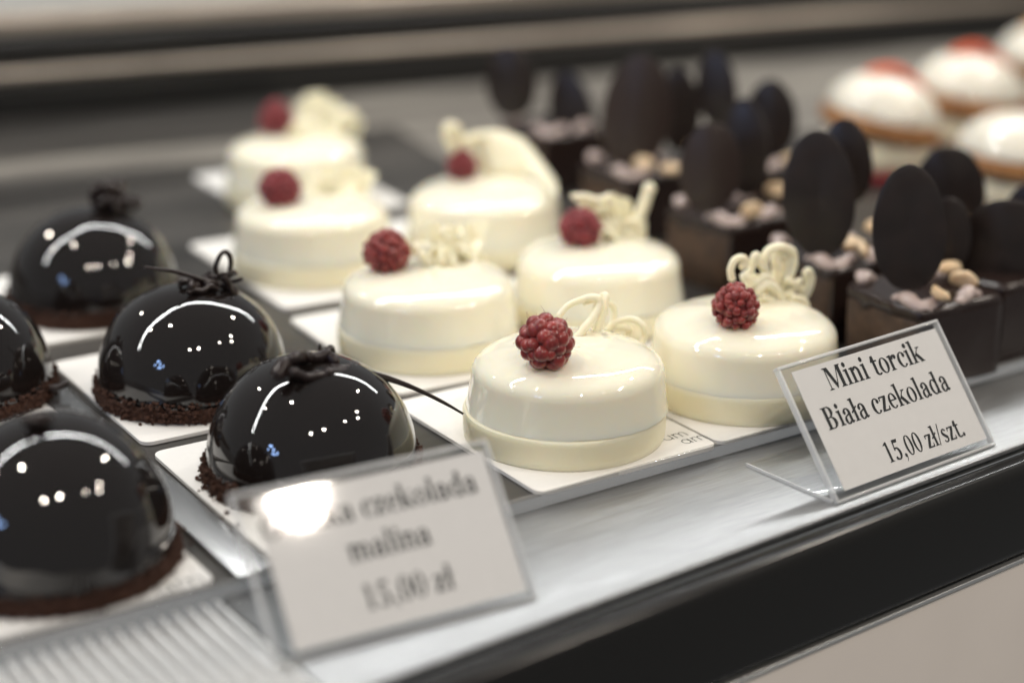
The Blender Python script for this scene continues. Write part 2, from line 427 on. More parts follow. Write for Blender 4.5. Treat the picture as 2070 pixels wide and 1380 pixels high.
def g_d(): return stem(.40, 0, AH) + flag(.40, AH) + serif(.44, 0, .18) + arc(.25, .23, .22, .24, .125, .04), .56
def g_s(): return arc(.19, .335, .15, .135, .10, .045, 20, 260) + arc(.20, .125, .16, .135, .10, .045, -80, 80) + bar(.10, .30, .28, .17, .11) + arc(.20, .125, .16, .135, .06, .045, 200, 280), .39
def g_B(): return stem(.16, 0, CH, .145) + serif(.14, 0, .26) + serif(.14, CH, .26, False) + arc(.30, .505, .22, .165, .14, .035, -90, 90) + arc(.32, .18, .25, .18, .15, .035, -90, 90) + bar(.2, .652, .31, .652, .035) + bar(.2, .345, .33, .345, .035) + bar(.2, .018, .33, .018, .035), .64
def g_M(): return stem(.14, 0, CH, .04) + serif(.14, 0, .22) + serif(.15, CH, .24, False) + [[(.12, CH), (.28, CH), (.50, .12), (.44, 0), (.42, 0)]] + bar(.45, .03, .70, CH - .02, .035) + stem(.76, 0, CH, .15) + serif(.76, 0, .28) + serif(.78, CH, .24, False), .92
def g_G(): return arc(.36, .335, .33, .35, .16, .04, 40, 325) + stem(.60, .05, .30, .14) + serif(.60, .30, .26, False) + bar(.62, .47, .62, .66, .03), .76
def g_1(): return stem(.25, 0, CH, .125) + serif(.25, 0, .28) + [[(.08, .57), (.08, .60), (.27, .69), (.27, .60)]], .50
def g_5(): return arc(.21, .20, .225, .215, .13, .05, -130, 120) + [[(.10, .33), (.15, .30), (.19, .56), (.13, .60)]] + [[(.13, .67), (.44, .67), (.40, .56), (.12, .56)]] + dot(.085, .065, .06), .50
def g_0(): return arc(.25, .335, .22, .345, .115, .035), .50
def g_comma(): return dot(.12, .06, .07) + [[(.15, .09), (.19, .04), (.17, -.06), (.08, -.15), (.07, -.13), (.13, -.05)]], .25
def g_dot(): return dot(.12, .06, .07), .25
def g_slash(): return bar(.02, -.02, .27, .69, .05), .29
def g_sp(): return [], .24
SER = {'M': g_M, 'i': g_i, 'n': g_n, ' ': g_sp, 't': g_t, 'o': g_o, 'r': g_r, 'c': g_c, 'k': g_k, 'B': g_B, 'a': g_a, 'ł': g_lslash, 'l': g_l, 'z': g_z,
       'e': g_e, 'd': g_d, '1': g_1, '5': g_5, ',': g_comma, '0': g_0, '/': g_slash, 's': g_s, '.': g_dot, 'G': g_G, 'm': g_m_b}
def h_u(): return bar(.06, .18, .06, .46, .045) + arc(.25, .20, .2125, .2, .045, .045, 180, 360) + bar(.44, 0, .44, .46, .045), .58
def h_m():
    a = bar(.05, 0, .05, .46, .045)
    for k in (0, 1): a += arc(.205 + .27 * k, .29, .1575, .17, .045, .045, 0, 180) + bar(.34 + .27 * k, 0, .34 + .27 * k, .29, .045)
    return a, .72
def h_a(): return arc(.24, .23, .2, .23, .045, .045) + bar(.43, 0, .43, .46, .045), .56
SAN = {'u': h_u, 'm': h_m, 'a': h_a}
def text_mesh(lines, font, name, m, parent, to3d):
    """lines = (string, x_left, baseline, em height, width factor)"""
    V = []; F = []; q = 0
    for (st, x, y, em, wf) in lines:
        for ch in st:
            polys, adv = font[ch]()
            for p in polys:
                o = len(V); q += 1
                for (a, b) in p: V.append(to3d(x + a * em * wf, y + b * em, (q % 7) * 2e-6))
                F.append(tuple(range(o, o + len(p))))
            x += adv * em * wf
    me = bpy.data.meshes.new(name); me.from_pydata(V, [], F); me.materials.append(MATS[m])
    o = bpy.data.objects.new(name, me); COL.objects.link(o); o.parent = parent
    return o
def text_w(st, font, em, wf): return sum(font[c]()[1] for c in st) * em * wf

# print on the two boards: two short lines along the front edge
def board_print(k, x, y, em):
    text_mesh([('um', x, y, em, 1.0), ('am', x + em * 0.45, y - em * 0.72, em, 1.0)], SAN, 'print', 'ink_green', BO[k], lambda a, b, e: (a, b, 0.00006 + e))
board_print('F', 0.0236, -0.0352, 0.0082)
board_print('H', 0.0110, -0.0400, 0.0125)

# ------------------------------------------------------------------ white cakes
def rprof(r0, z0, r1, z1, b, p, n=26):
    """wall from r0,z0 up to r1, then a crowned top that rounds over softly"""
    q = [(0, z0), (r0 * 0.97, z0), (r0, z0 + 0.0006)]
    zs = z1 - b
    for k in range(1, 4): t = k / 4; q.append((r0 + (r1 - r0) * t, z0 + (zs - z0) * t))
    for k in range(n + 1):
        a = PI / 2 * k / n
        c, s_ = math.cos(a), math.sin(a)
        q.append((r1 * max(c, 0.0) ** (2 / p), zs + b * max(s_, 0.0) ** (2 / p)) if k < n else (0, z1))
    return q
ZT = 0.0314
def wob(amp, seed):
    def fn(r, z, a):
        w = noise.noise(Vector((math.cos(a) * 1.3 + seed, math.sin(a) * 1.3, z * 60 + seed))) * amp
        return r * (1 + w), z * (1 + 0.25 * w)
    return fn
wbase = MB(); wbase.lathe([(0, 0), (0.0340, 0), (0.0345, 0.0006), (0.0348, 0.003), (0.0349, 0.0084), (0.0348, 0.0096), (0.0345, 0.0103), (0.0320, 0.0106), (0, 0.0106)], 96, wob(0.012, 3))
WC = [
 ('F', (1140, 874), 1.0, 0.3, 'sharp glossy white cake in front with looping white curls and one raspberry'),
 ('R', (1500, 792), 1.0, 1.4, 'glossy white cake behind the readable sign, topped with lacy white chocolate'),
 ('M', (865, 699), 1.01, 2.4, 'white cake in the middle row nearest the dark domes, with ruffled white chocolate'),
 ('D', (1207, 642), 1.0, 3.6, 'white cake beside the brown cakes with an upright white chocolate stick'),
 ('L', (632, 540), 1.02, 4.4, 'soft-focus white cake second from the back on the left, with crumpled white chocolate'),
 ('C', (978, 508), 1.03, 5.3, 'white cake topped by a broad flat white chocolate shard'),
 ('B', (600, 402), 1.03, 0.9, 'rearmost white cake with a tall white rosette, set on the jutting board'),
]
WT = {}
p0 = None
for (k, px, s, rz, lab) in WC:
    t = thing('white_cake', lab, 'cake', at(*px), 0.0, 'round white chocolate cakes')
    t.scale = (s, s, s)
    b1 = wbase.build('biscuit_base', 'white_biscuit', t, angle=60) if p0 is None else part_copy(p0, t)
    p0 = b1
    def pour(r, z, a, sd=rz * 7.3):       # each glaze is a little uneven, with its own wavy foot
        w = noise.noise(Vector((math.cos(a) * 1.2 + sd, math.sin(a) * 1.2, z * 55))) * 0.011 + noise.noise(Vector((math.cos(a) * 4 + sd, math.sin(a) * 4, z * 150))) * 0.0022
        foot = max(0.0, 1 - (z - 0.0098) / 0.006)
        dz = foot * (0.0006 * noise.noise(Vector((math.cos(a) * 2.5, math.sin(a) * 2.5, sd))) + 0.0003 * noise.noise(Vector((math.cos(a) * 9, math.sin(a) * 9, sd))))
        return r * (1 + w + foot * 0.006), z + 0.0008 * w / 0.011 * (1 - foot) * (z > 0.02) * 0.6 + dz
    wb = MB(); wb.lathe(rprof(0.0345, 0.0098, 0.0330, ZT, 0.0102, 2.9), 160, pour)
    b2 = wb.build('glazed_top', 'white_glaze', t, angle=60)
    b1.rotation_euler = (0, 0, rz); b2.rotation_euler = (0, 0, rz * 1.7)
    b2.location = (0.0012 if k == 'F' else 0.0004, 0, 0)
    WT[k] = t
bpy.context.view_layer.update()

def strands(parent, name, m, lines, tube_n=10):
    """lines: (list of world points, radius or (r0, r1))"""
    mb = MB(); inv = Matrix.LocRotScale(parent.location, parent.rotation_euler, parent.scale).inverted()
    for (pts, rad, *rest) in lines:
        fl = rest[0] if rest else 1.0
        q = smooth_path(pts, 7)
        if hasattr(rad, '__len__'): rr = [rad[0] + (rad[1] - rad[0]) * i / (len(q) - 1) for i in range(len(q))]
        else: rr = [rad] * len(q)
        rr = [r * (1 + 0.12 * noise.noise(p * 300)) for r, p in zip(rr, q)]
        mb.tube([inv @ p for p in q], rr, tube_n, fl)
    return mb.build(name, m, parent, angle=80)
def P(y, pts):
    """pixel sketch on the vertical plane at depth y; optional third value pushes the point back"""
    return [at_y(p[0], p[1], y + (p[2] if len(p) > 2 else 0.0)) for p in pts]

yF = WT['F'].location.y
strands(WT['F'], 'chocolate_curl', 'white_curl', [
    (P(yF + .010, [(1128, 640, .004), (1150, 617, .004), (1185, 603, .003), (1206, 602), (1212, 615, -.001), (1200, 640, -.002), (1178, 668, -.003), (1160, 690, -.003)]), (0.0011, 0.0016)),
    (P(yF + .012, [(1214, 600, .002), (1224, 598), (1222, 625, -.002), (1212, 655, -.003), (1200, 690, -.004), (1192, 712, -.004)]), (0.0012, 0.0015)),
    (P(yF + .014, [(1180, 612), (1206, 606), (1196, 640), (1182, 672), (1190, 700, -.003)]), 0.0011),
    (P(yF + .006, [(1190, 695, .003), (1215, 712), (1245, 716), (1280, 706), (1302, 684), (1300, 660), (1278, 645, .003), (1248, 650, .005), (1226, 668, .006)]), (0.0014, 0.0011)),
    (P(yF + .010, [(1200, 688), (1225, 696), (1252, 690), (1272, 674), (1268, 664), (1245, 664, .002), (1220, 682, .003)]), 0.0011),
    (P(yF + .004, [(1168, 700), (1190, 712), (1203, 720), (1212, 716)]), 0.0011),
    (P(yF + .011, [(1226, 612, .003), (1240, 622, .004), (1238, 655, .003), (1222, 690, 0), (1208, 706)]), (0.0010, 0.0014)),
])
yR = WT['R'].location.y
strands(WT['R'], 'chocolate_curl', 'white_curl', [
    (P(yR + .008, [(1480, 565), (1477, 545), (1486, 525), (1502, 522), (1508, 532), (1498, 540)]), 0.0014),
    (P(yR + .009, [(1500, 560), (1518, 545), (1524, 520), (1530, 516), (1534, 530), (1545, 545)]), 0.0014),
    (P(yR + .010, [(1545, 600), (1548, 560), (1545, 525), (1556, 505), (1582, 500), (1602, 510), (1604, 535), (1595, 560), (1580, 590)]), 0.0017),
    (P(yR + .012, [(1560, 590), (1570, 545), (1568, 520), (1582, 512), (1592, 525), (1585, 560), (1575, 600)]), 0.0020),
    (P(yR + .008, [(1585, 600), (1610, 580), (1625, 590), (1632, 570), (1628, 552), (1636, 548), (1641, 565), (1630, 595), (1612, 608)]), 0.0014),
    (P(yR + .004, [(1540, 600), (1560, 610), (1585, 622), (1610, 630), (1630, 622), (1622, 606), (1600, 600)]), 0.0015),
    (P(yR + .005, [(1530, 590), (1550, 575), (1570, 585), (1580, 610), (1600, 622)]), 0.0016),
    (P(yR + .007, [(1505, 560), (1525, 572), (1545, 560), (1560, 575), (1566, 605)]), 0.0018),
    (P(yR + .013, [(1510, 585), (1520, 560), (1535, 575), (1560, 585), (1590, 580)]), 0.0018),
    (P(yR + .006, [(1590, 565), (1606, 572), (1618, 566)]), 0.0013),
])
def ruffle(key, y, outline_pts, nn, rad, seed, extra=()):
    """crumpled clump: curly strands and thin leaves running over an outline drawn on the cake's own depth"""
    rs = random.Random(seed)
    (x0, y0, x1, y1) = outline_pts
    L = []
    for i in range(nn):
        cx_ = rs.uniform(x0, x1); cyy = rs.uniform(y0, y1)
        fx = (cx_ - (x0 + x1) / 2) / (x1 - x0) * 2
        cyy = y1 - (y1 - cyy) * (1 - 0.55 * fx * fx)
        rx = rs.uniform(.15, .3) * (x1 - x0); ry = rs.uniform(.12, .35) * (y1 - y0)
        a0 = rs.uniform(0, 360); sw = rs.uniform(160, 330); d0 = rs.uniform(-.006, .008)
        pts = [(cx_ + rx * math.cos(R(a0 + sw * j / 5)), min(y1 + 6, cyy + ry * math.sin(R(a0 + sw * j / 5))), d0 + rs.uniform(-.004, .004)) for j in range(6)]
        L.append((P(y, pts), rad * rs.uniform(.8, 1.3), rs.uniform(0.8, 2.2)))
    for (pts, r_, fl) in extra: L.append((P(y, pts), r_, fl))
    return strands(WT[key], 'chocolate_curl', 'white_curl', L, 8)
ruffle('M', WT['M'].location.y + .007, (850, 470, 960, 535), 6, 0.0010, 5)
ruffle('L', WT['L'].location.y + .007, (640, 350, 725, 402), 5, 0.0012, 8)
ruffle('B', WT['B'].location.y + .007, (615, 225, 700, 285), 8, 0.0016, 12)
# broad shard on C, petals on the others
def sheet(key, name, top, bot, th=0.0016, belly=0.0025, ripple=0.0, cyc=4, seed=0, rows=9):
    """a thin piece of white chocolate stretched between two edges; ripples fold it like a petal"""
    mb = MB(); W = WT[key]; inv = Matrix.LocRotScale(W.location, W.rotation_euler, W.scale).inverted()
    tp = smooth_path(top, 7); bt = smooth_path(bot, 7); nA = min(len(tp), len(bt)); vs = []
    for j in range(rows):
        t = j / (rows - 1)
        for i in range(nA):
            u = i / (nA - 1)
            q = tp[int(u * (len(tp) - 1))].lerp(bt[int(u * (len(bt) - 1))], t)
            q = q + Vector((0, 0, belly * math.sin(PI * t) + 0.0007 * noise.noise(q * 260)))
            q = q + Vector((0.4, -1, 0.2)) * (ripple * (1 - 0.6 * t) * math.sin(2 * PI * cyc * u + seed + 1.2 * noise.noise(q * 90)))
            vs.append(inv @ q)
    lay = len(vs); vs += [v - Vector((0, -th * .6, th * .8)) for v in vs]
    fs = []
    for j in range(rows - 1):
        for i in range(nA - 1):
            a = j * nA + i
            fs.append((a, a + 1, a + nA + 1, a + nA)); fs.append((lay + a, lay + a + nA, lay + a + nA + 1, lay + a + 1))
        a = j * nA; fs.append((a, a + nA, lay + a + nA, lay + a)); a += nA - 1; fs.append((a + nA, a, lay + a, lay + a + nA))
    for i in range(nA - 1):
        fs.append((i + 1, i, lay + i, lay + i + 1)); a = (rows - 1) * nA + i; fs.append((a, a + 1, lay + a + 1, lay + a))
    mb.add(vs, fs); return mb.build(name, 'white_curl', W, angle=70)
yC = WT['C'].location.y
zc = ZT * 1.03
sheet('C', 'chocolate_shard', P(yC + .020, [(950, 270), (985, 262), (1030, 268), (1062, 285), (1095, 330), (1122, 372)]),
      [at(a, b, zc + .0004) for a, b in ((948, 338), (985, 350), (1030, 352), (1068, 350), (1100, 368), (1128, 396))], th=0.0022, belly=0.004)
def petals(key, y, top, bot, cyc, seed, rip=0.0026):
    sheet(key, 'chocolate_petal', P(y + .008, top), P(y + .001, bot), 0.0012, 0.0, rip, cyc, seed)
    half = len(top)
    sheet(key, 'chocolate_petal', P(y + .002, [(t_[0] * .72 + b_[0] * .28, t_[1] * .62 + b_[1] * .38 + 4) for t_, b_ in zip(top, bot)][: half - 1]), P(y - .004, [(b_[0], b_[1] + 3) for b_ in bot][: half - 1]), 0.0012, 0.001, rip * .8, cyc - 1, seed + 2)
petals('M', WT['M'].location.y + .006, [(836, 478), (850, 455), (880, 448), (905, 458), (930, 452), (960, 446), (986, 452), (975, 485)],
       [(846, 515), (865, 532), (885, 540), (905, 545), (925, 545), (942, 540), (955, 528), (966, 508)], 5, 0.4)
petals('L', WT['L'].location.y + .006, [(618, 362), (640, 338), (670, 330), (700, 333), (730, 336), (752, 352)],
       [(625, 392), (650, 402), (675, 408), (700, 410), (722, 404), (740, 388)], 4, 1.7, .003)
petals('B', WT['B'].location.y + .008, [(602, 220), (612, 194), (640, 185), (668, 198), (690, 216), (714, 224), (724, 250)],
       [(600, 262), (620, 282), (645, 290), (665, 293), (690, 291), (712, 283), (726, 268)], 5, 2.6, .0035)
petals('D', WT['D'].location.y + .006, [(1168, 398), (1190, 402), (1218, 396), (1242, 391), (1262, 404), (1280, 432), (1304, 452)],
       [(1200, 462), (1216, 488), (1236, 502), (1256, 509), (1276, 512), (1292, 509), (1312, 498)], 4, 3.3, .0026)
strands(WT['C'], 'chocolate_curl', 'white_curl', [(P(yC + .017, [(925, 318), (912, 290), (903, 268), (908, 256), (922, 262), (932, 290), (940, 320)]), 0.0024, 1.0),
    (P(yC + .019, [(935, 300), (950, 280), (990, 276)]), 0.002, 1.0)])
yD = WT['D'].location.y
ruffle('D', WT['D'].location.y + .007, (1212, 410, 1295, 490), 5, 0.0011, 21, extra=[
    ([(1160, 398, .004), (1185, 398, .004), (1210, 405), (1232, 396)], 0.0024, .6), ([(1283, 458), (1299, 420), (1314, 376)], 0.0026, 1.0)])

# ------------------------------------------------------------------ raspberries (rest on the cakes: things of their own)
def raspberry(cx_, cy_, wpx, y, m, lab, seed, tilt, tall=0.95, rows=7, drop=0.30, hair=False, rest=None, cone=0.16, seat=0.74):
    c = at_y(cx_, cy_, y); d = (c - CAM).dot(bk) * -1
    a = wpx / 2 * d / FPX
    if rest is not None:      # settle it on the cake: slide along the sight line until it touches
        for _ in range(3):
            c = at(cx_, cy_, rest + a * seat); d = -(c - CAM).dot(bk); a = wpx / 2 * d / FPX
    rs = random.Random(seed)
    mb = MB(); rot = Matrix.Rotation(tilt[0], 3, 'X') @ Matrix.Rotation(tilt[1], 3, 'Y') @ Matrix.Rotation(tilt[2], 3, 'Z')
    rd = a * drop
    core = a - rd * 0.75
    def shape(p):     # blunt cone: wide at the hollow end, narrow at the tip
        k = 1 - cone * p.z / core
        return Vector((p.x * k, p.y * k, max(p.z, -core * 0.78)))
    vs0, fs0 = ICO[2]
    mb.add([c_ for c_ in (rot @ shape(Vector((v[0] * core * .97, v[1] * core * .97, v[2] * core * tall * .97))) for v in vs0)], fs0)
    for j in range(rows):
        lat = -62 + 152 * j / (rows - 1)
        cl = math.cos(R(min(lat, 89)))
        n_ = max(1, int(round(2 * PI * core * cl / (rd * 1.60))))
        off = rs.uniform(0, 360)
        for k in range(n_):
            lo = off + 360 * k / n_ + rs.uniform(-9, 9)
            la = lat + rs.uniform(-8, 8)
            p = rot @ shape(Vector((core * math.cos(R(la)) * math.cos(R(lo)), core * math.cos(R(la)) * math.sin(R(lo)), core * tall * math.sin(R(la)))))
            sc_ = rs.uniform(0.82, 1.16)
            mb.ball(p * rs.uniform(.95, 1.03), rd * sc_, 2 if not hair else 3, (1, rs.uniform(.9, 1.1), rs.uniform(.85, 1.12)))
            if hair and rs.random() < 0.55:
                q = p.normalized(); e = Vector((rs.uniform(-1, 1), rs.uniform(-1, 1), rs.uniform(-1, 1))) * 0.0012
                mb.tube([p + q * rd * .9, p + q * (rd + .0008) + e * .4, p + q * (rd + .0016) + e], 0.00004, 4)
    o = mb.build('raspberry', m, None, angle=180, loc=c)
    return tag(o, lab, 'raspberry', 'raspberries on the white cakes')
RB = [
 ('F', (1105, 690), 116, -.003, 'raspberry', 'sharp raspberry with clear drupelets on the frontmost white cake', 1, (R(48), R(12), 0.3), .90, 7, .285, True),
 ('R', (1488, 618), 96, -.004, 'raspberry', 'raspberry on the white cake behind the readable sign, beside lacy chocolate', 2, (R(8), R(-5), 0.7), 1.02, 8, .20, False),
 ('M', (782, 508), 95, -.002, 'raspberry', 'raspberry on the middle white cake nearest the dark domes', 3, (R(12), R(6), 1.2), 0.98, 8, .19, False),
 ('D', (1175, 460), 90, -.002, 'frosted_raspberry', 'dark raspberry on the white cake with the upright white stick', 4, (R(10), R(8), 2), .92, 8, .18, False),
 ('L', (566, 379), 87, -.002, 'frosted_raspberry', 'raspberry on the white cake second from the back', 5, (R(12), R(10), 2), .92, 8, .18, False),
 ('C', (934, 333), 64, -.002, 'frosted_raspberry', 'small pinkish raspberry in front of the broad white shard', 6, (R(5), R(-8), 2), 1.1, 8, .18, False),
 ('B', (558, 240), 68, -.002, 'frosted_raspberry', 'frosty raspberry on the rearmost white cake beside the tall rosette', 7, (R(5), R(0), 2), 1.15, 8, .18, False),
]
for (k, pc, w, dy, m_, lab, sd, tl, tall, rows, drop, hair) in RB:
    t = WT[k]
    raspberry(pc[0], pc[1], w, t.location.y + dy, m_, lab, sd, tl, tall, rows, drop, hair, ZT * t.scale.z - 0.0006, seat=0.86 if k == 'F' else 0.74 * tall + 0.06)

# ------------------------------------------------------------------ dark mirror-glazed domes
def dome_prof(Rr, H, n=26):
    p = [(0, 0.0032), (Rr * 0.94, 0.0032), (Rr * 0.985, 0.0040)]
    for k in range(n + 1):
        a = PI / 2 * k / n
        c, s_ = math.cos(a), math.sin(a)
        p.append((Rr * c ** 0.94, 0.0055 + (H - 0.0055) * s_ ** 0.96) if k < n else (0, H))
    return p
def dome_mesh(seed):
    mb = MB()
    def fn(r, z, a):
        p = Vector((r * math.cos(a), r * math.sin(a), z)) * 42 + Vector((seed * 3.1, seed, 0))
        w_ = 0.016 * noise.noise(p) + 0.006 * noise.noise(p * 2.7)
        if z < 0.008: w_ += 0.012 * noise.noise(Vector((math.cos(a) * 3, math.sin(a) * 3, seed))) * (1 - z / 0.008)
        return r * (1 + w_), z * (1 + 0.5 * w_)
    mb.lathe(dome_prof(0.0341, 0.0402), 160, fn); return mb
def crumb_mesh(seed):
    rs = random.Random(seed); mb = MB()
    mb.lathe([(0, 0), (0.0345, 0), (0.0352, 0.0015), (0.0348, 0.0045), (0.0335, 0.0058), (0, 0.006)], 90, wob(0.03, seed))
    for i in range(1300):
        a = rs.uniform(0, 2 * PI); z = rs.uniform(0.0003, 0.0078); r = 0.0351 - 0.12 * max(0, z - 0.004) + rs.uniform(-.0006, .0007)
        mb.ball((r * math.cos(a), r * math.sin(a), z), rs.choice([.0004, .0005, .0006, .0007, .001]), 1, (rs.uniform(.7, 1.3), rs.uniform(.7, 1.3), rs.uniform(.6, 1.1)), 0.25)
    return mb
DM = [
 ('H', (112, 1135), 1.03, 0.2, 'nearest glossy dark chocolate dome at lower left with blue reflections'),
 ('I', (-85, 800), 1.0, 1.2, 'glossy dark chocolate dome cut off by the left edge of the photo'),
 ('G', (632, 956), 1.0, 2.1, 'glossy dark chocolate dome behind the blurred sign with a long trailing strand'),
 ('K', (392, 788), 1.0, 3.1, 'glossy dark chocolate dome with an upright chocolate loop on top'),
 ('J', (192, 613), 1.02, 4.1, 'rearmost glossy dark chocolate dome with a lumpy chocolate knot on top'),
]
DT = {}; d0 = None
for (k, px, s, rz, lab) in DM:
    t = thing('chocolate_dome', lab, 'cake', at(*px), 0.0, 'dark chocolate dome cakes'); t.scale = (s, s, s * (1.09 if k == 'H' else 1.0))
    if d0 is None:
        b = crumb_mesh(4).build('crumb_base', 'crumb', t, smooth=False); d0 = b
    else:
        b = part_copy(d0, t)
    dome_mesh(rz).build('glaze', 'glaze', t, angle=60)
    b.rotation_euler = (0, 0, rz * 1.3)
    b.scale = (1, 1, 0.7 if k == 'H' else 1)
    DT[k] = t

def clump(y, cx_, cy_, w, h, nn, seed, rad):
    rs = random.Random(seed); L = []
    for i in range(nn):
        a0 = rs.uniform(0, 360); sw = rs.uniform(120, 300)
        x0 = cx_ + rs.uniform(-.5, .5) * w; y0 = cy_ + rs.uniform(-.5, .5) * h
        rx = rs.uniform(.12, .3) * w; ry = rs.uniform(.15, .4) * h; d = rs.uniform(-.007, .004)
        L.append((P(y, [(x0 + rx * math.cos(R(a0 + sw * j / 4)), y0 + ry * math.sin(R(a0 + sw * j / 4)), d + rs.uniform(-.003, .003)) for j in range(5)]), rad * rs.uniform(.6, 1.3)))
    return L
y = DT['K'].location.y
strands(DT['K'], 'chocolate_strands', 'dark_strand', clump(y, 420, 574, 95, 34, 13, 3, .0011) + [
    (P(y - .002, [(440, 560), (436, 540), (446, 515), (458, 510), (466, 525), (464, 548), (456, 560)]), 0.0009),
    (P(y - .006, [(292, 540, .003), (320, 544, .002), (350, 548), (380, 556), (410, 566), (440, 572)]), (0.0005, 0.0011)),
    (P(y - .008, [(452, 560), (462, 572), (466, 585), (478, 596)]), (0.0013, 0.0008)), (P(y - .004, [(455, 562), (470, 553), (474, 546)]), (0.001, .0006)),
    (P(y - .009, [(380, 592), (392, 586), (410, 588), (425, 578), (440, 584)]), 0.0010)])
y = DT['G'].location.y
strands(DT['G'], 'chocolate_strands', 'dark_strand', clump(y, 630, 742, 120, 34, 16, 6, .0016) + [
    (P(y - .004, [(560, 760, -.006), (575, 735, -.004), (600, 722), (640, 722), (665, 712)]), (0.0024, 0.0018)),
    (P(y - .002, [(655, 735), (662, 715), (668, 703), (671, 712), (666, 730)]), 0.0012), (P(y - .001, [(654, 728), (648, 710), (645, 697)]), (0.0009, .0004)),
    (P(y - .012, [(660, 752), (700, 752, .002), (750, 756, .004), (800, 770, .006), (850, 790, .006), (900, 815, .006), (936, 836, .006)]), (0.0016, 0.0004)),
    (P(y - .012, [(590, 750), (620, 762), (650, 758), (680, 768)]), 0.0015)])
y = DT['J'].location.y
strands(DT['J'], 'chocolate_strands', 'dark_strand', clump(y, 222, 400, 55, 40, 15, 9, .0019) + clump(y, 262, 414, 50, 16, 7, 10, .0016))
y = DT['H'].location.y
strands(DT['H'], 'chocolate_strands', 'dark_strand', clump(y, 72, 850, 60, 10, 6, 13, .0012))
y = DT['I'].location.y
strands(DT['I'], 'chocolate_strands', 'dark_strand', clump(y, -80, 570, 110, 26, 10, 15, .0013) )
strands(DT['I'], 'trailing_strand', 'dark_strand', [(P(y - .025, [(40, 770, .01), (80, 782, .004), (112, 784), (135, 774)]), (0.0010, 0.0016))])

# loose crumbs on the boards
cr = MB(); rs = random.Random(77)
for (px, n_, sp) in (((425, 1000), 9, 18), ((460, 1055), 3, 12), ((300, 855), 3, 10), ((360, 1130), 8, 16), ((345, 1085), 10, 14), ((412, 970), 8, 14), ((30, 620), 5, 10), ((440, 862), 3, 14)):
    for i in range(n_):
        p = at(px[0] + rs.gauss(0, sp), px[1] + rs.gauss(0, sp * .8)); r = rs.uniform(.0003, .0009)
        cr.ball(p + Vector((0, 0, r * .7)), r, 1, jit=.25)
tag(cr.build('crumbs', 'crumb', smooth=False), 'scattered brown cake crumbs lying on the white boards', 'crumbs', kind='stuff')

# ------------------------------------------------------------------ brown cakes with upright chocolate ovals
HB = 0.028
cbody = MB()
def sqr(r, z, a):
    k = (abs(math.cos(a)) ** 9 + abs(math.sin(a)) ** 9) ** (-1 / 9)
    w = 1 + 0.02 * noise.noise(Vector((math.cos(a) * 3, math.sin(a) * 3, z * 80)))
    return r * k * w, z
cbody.lathe([(0, 0), (0.0200, 0), (0.0206, 0.001), (0.0209, 0.012), (0.0210, 0.024), (0.0204, HB - 0.0016), (0.019, HB - 0.0008), (0, HB - 0.0008)], 80, sqr)
cice = MB()
def drip(r, z, a):
    rr, _ = sqr(r, 0, a); w = 1 + 0.05 * noise.noise(Vector((math.cos(a) * 2.2 + 7, math.sin(a) * 2.2, 1)))
    dz = -0.0035 * max(0, noise.noise(Vector((math.cos(a) * 4, math.sin(a) * 4, 3)))) if z < HB else 0
    return rr * w, z + dz
cice.lathe([(0, HB - 0.0004), (0.0206, HB - 0.0010), (0.0214, HB - 0.0018), (0.0219, HB - 0.0004), (0.0217, HB + 0.0016), (0.0206, HB + 0.0028), (0.018, HB + 0.0026), (0.010, HB + 0.0030), (0, HB + 0.0032)], 96, drip)
cdark = MB()      # darker layer over the front and right faces
nn_ = 26; vs = []
for lay_ in (0, 1):
    for j in range(5):
        for i in range(nn_):
            u = i / (nn_ - 1)
            if u < 0.5: x_, y_, nx_, ny_ = -0.0212 + 0.0424 * u * 2, -0.0209, 0, -1
            else: x_, y_, nx_, ny_ = 0.0212, -0.0209 + 0.0420 * (u - .5) * 2, 1, 0
            d_ = 0.0002 if lay_ else 0.0015 + 0.0005 * noise.noise(Vector((u * 9, j * .8, 2)))
            vs.append((x_ + nx_ * d_, y_ + ny_ * d_, 0.0004 + (HB - 0.0008) * j / 4))
L_ = 5 * nn_; fs = []
for j in range(4):
    for i in range(nn_ - 1):
        a = j * nn_ + i; fs += [(a, a + 1, a + nn_ + 1, a + nn_), (L_ + a, L_ + a + nn_, L_ + a + nn_ + 1, L_ + a + 1)]
    a = j * nn_; fs.append((a, a + nn_, L_ + a + nn_, L_ + a)); a += nn_ - 1; fs.append((a + nn_, a, L_ + a, L_ + a + nn_))
for i in range(nn_ - 1): fs.append((i + 1, i, L_ + i, L_ + i + 1)); a = 4 * nn_ + i; fs.append((a, a + 1, L_ + a + 1, L_ + a))
cdark.add(vs, fs)
swirl = MB()
for (a0, a1) in ((188, 256), (268, 305), (20, 50), (112, 140)):     # piped stretches, the rest bare ganache
    pts = []
    for i in range(14):
        a = R(a0 + (a1 - a0) * i / 13); rr, _ = sqr(0.0178, 0, a)
        k = 1 + .05 * math.sin(7 * a)
        pts.append((rr * math.cos(a) * k, rr * math.sin(a) * k, HB + 0.0036 + 0.0012 * math.sin(9 * a)))
    swirl.tube(pts, [0.0012 + 0.0020 * max(0.0, math.sin(PI * i / 13)) ** .6 + 0.0004 * math.sin(i * 1.7) for i in range(14)], 10, 0.8)
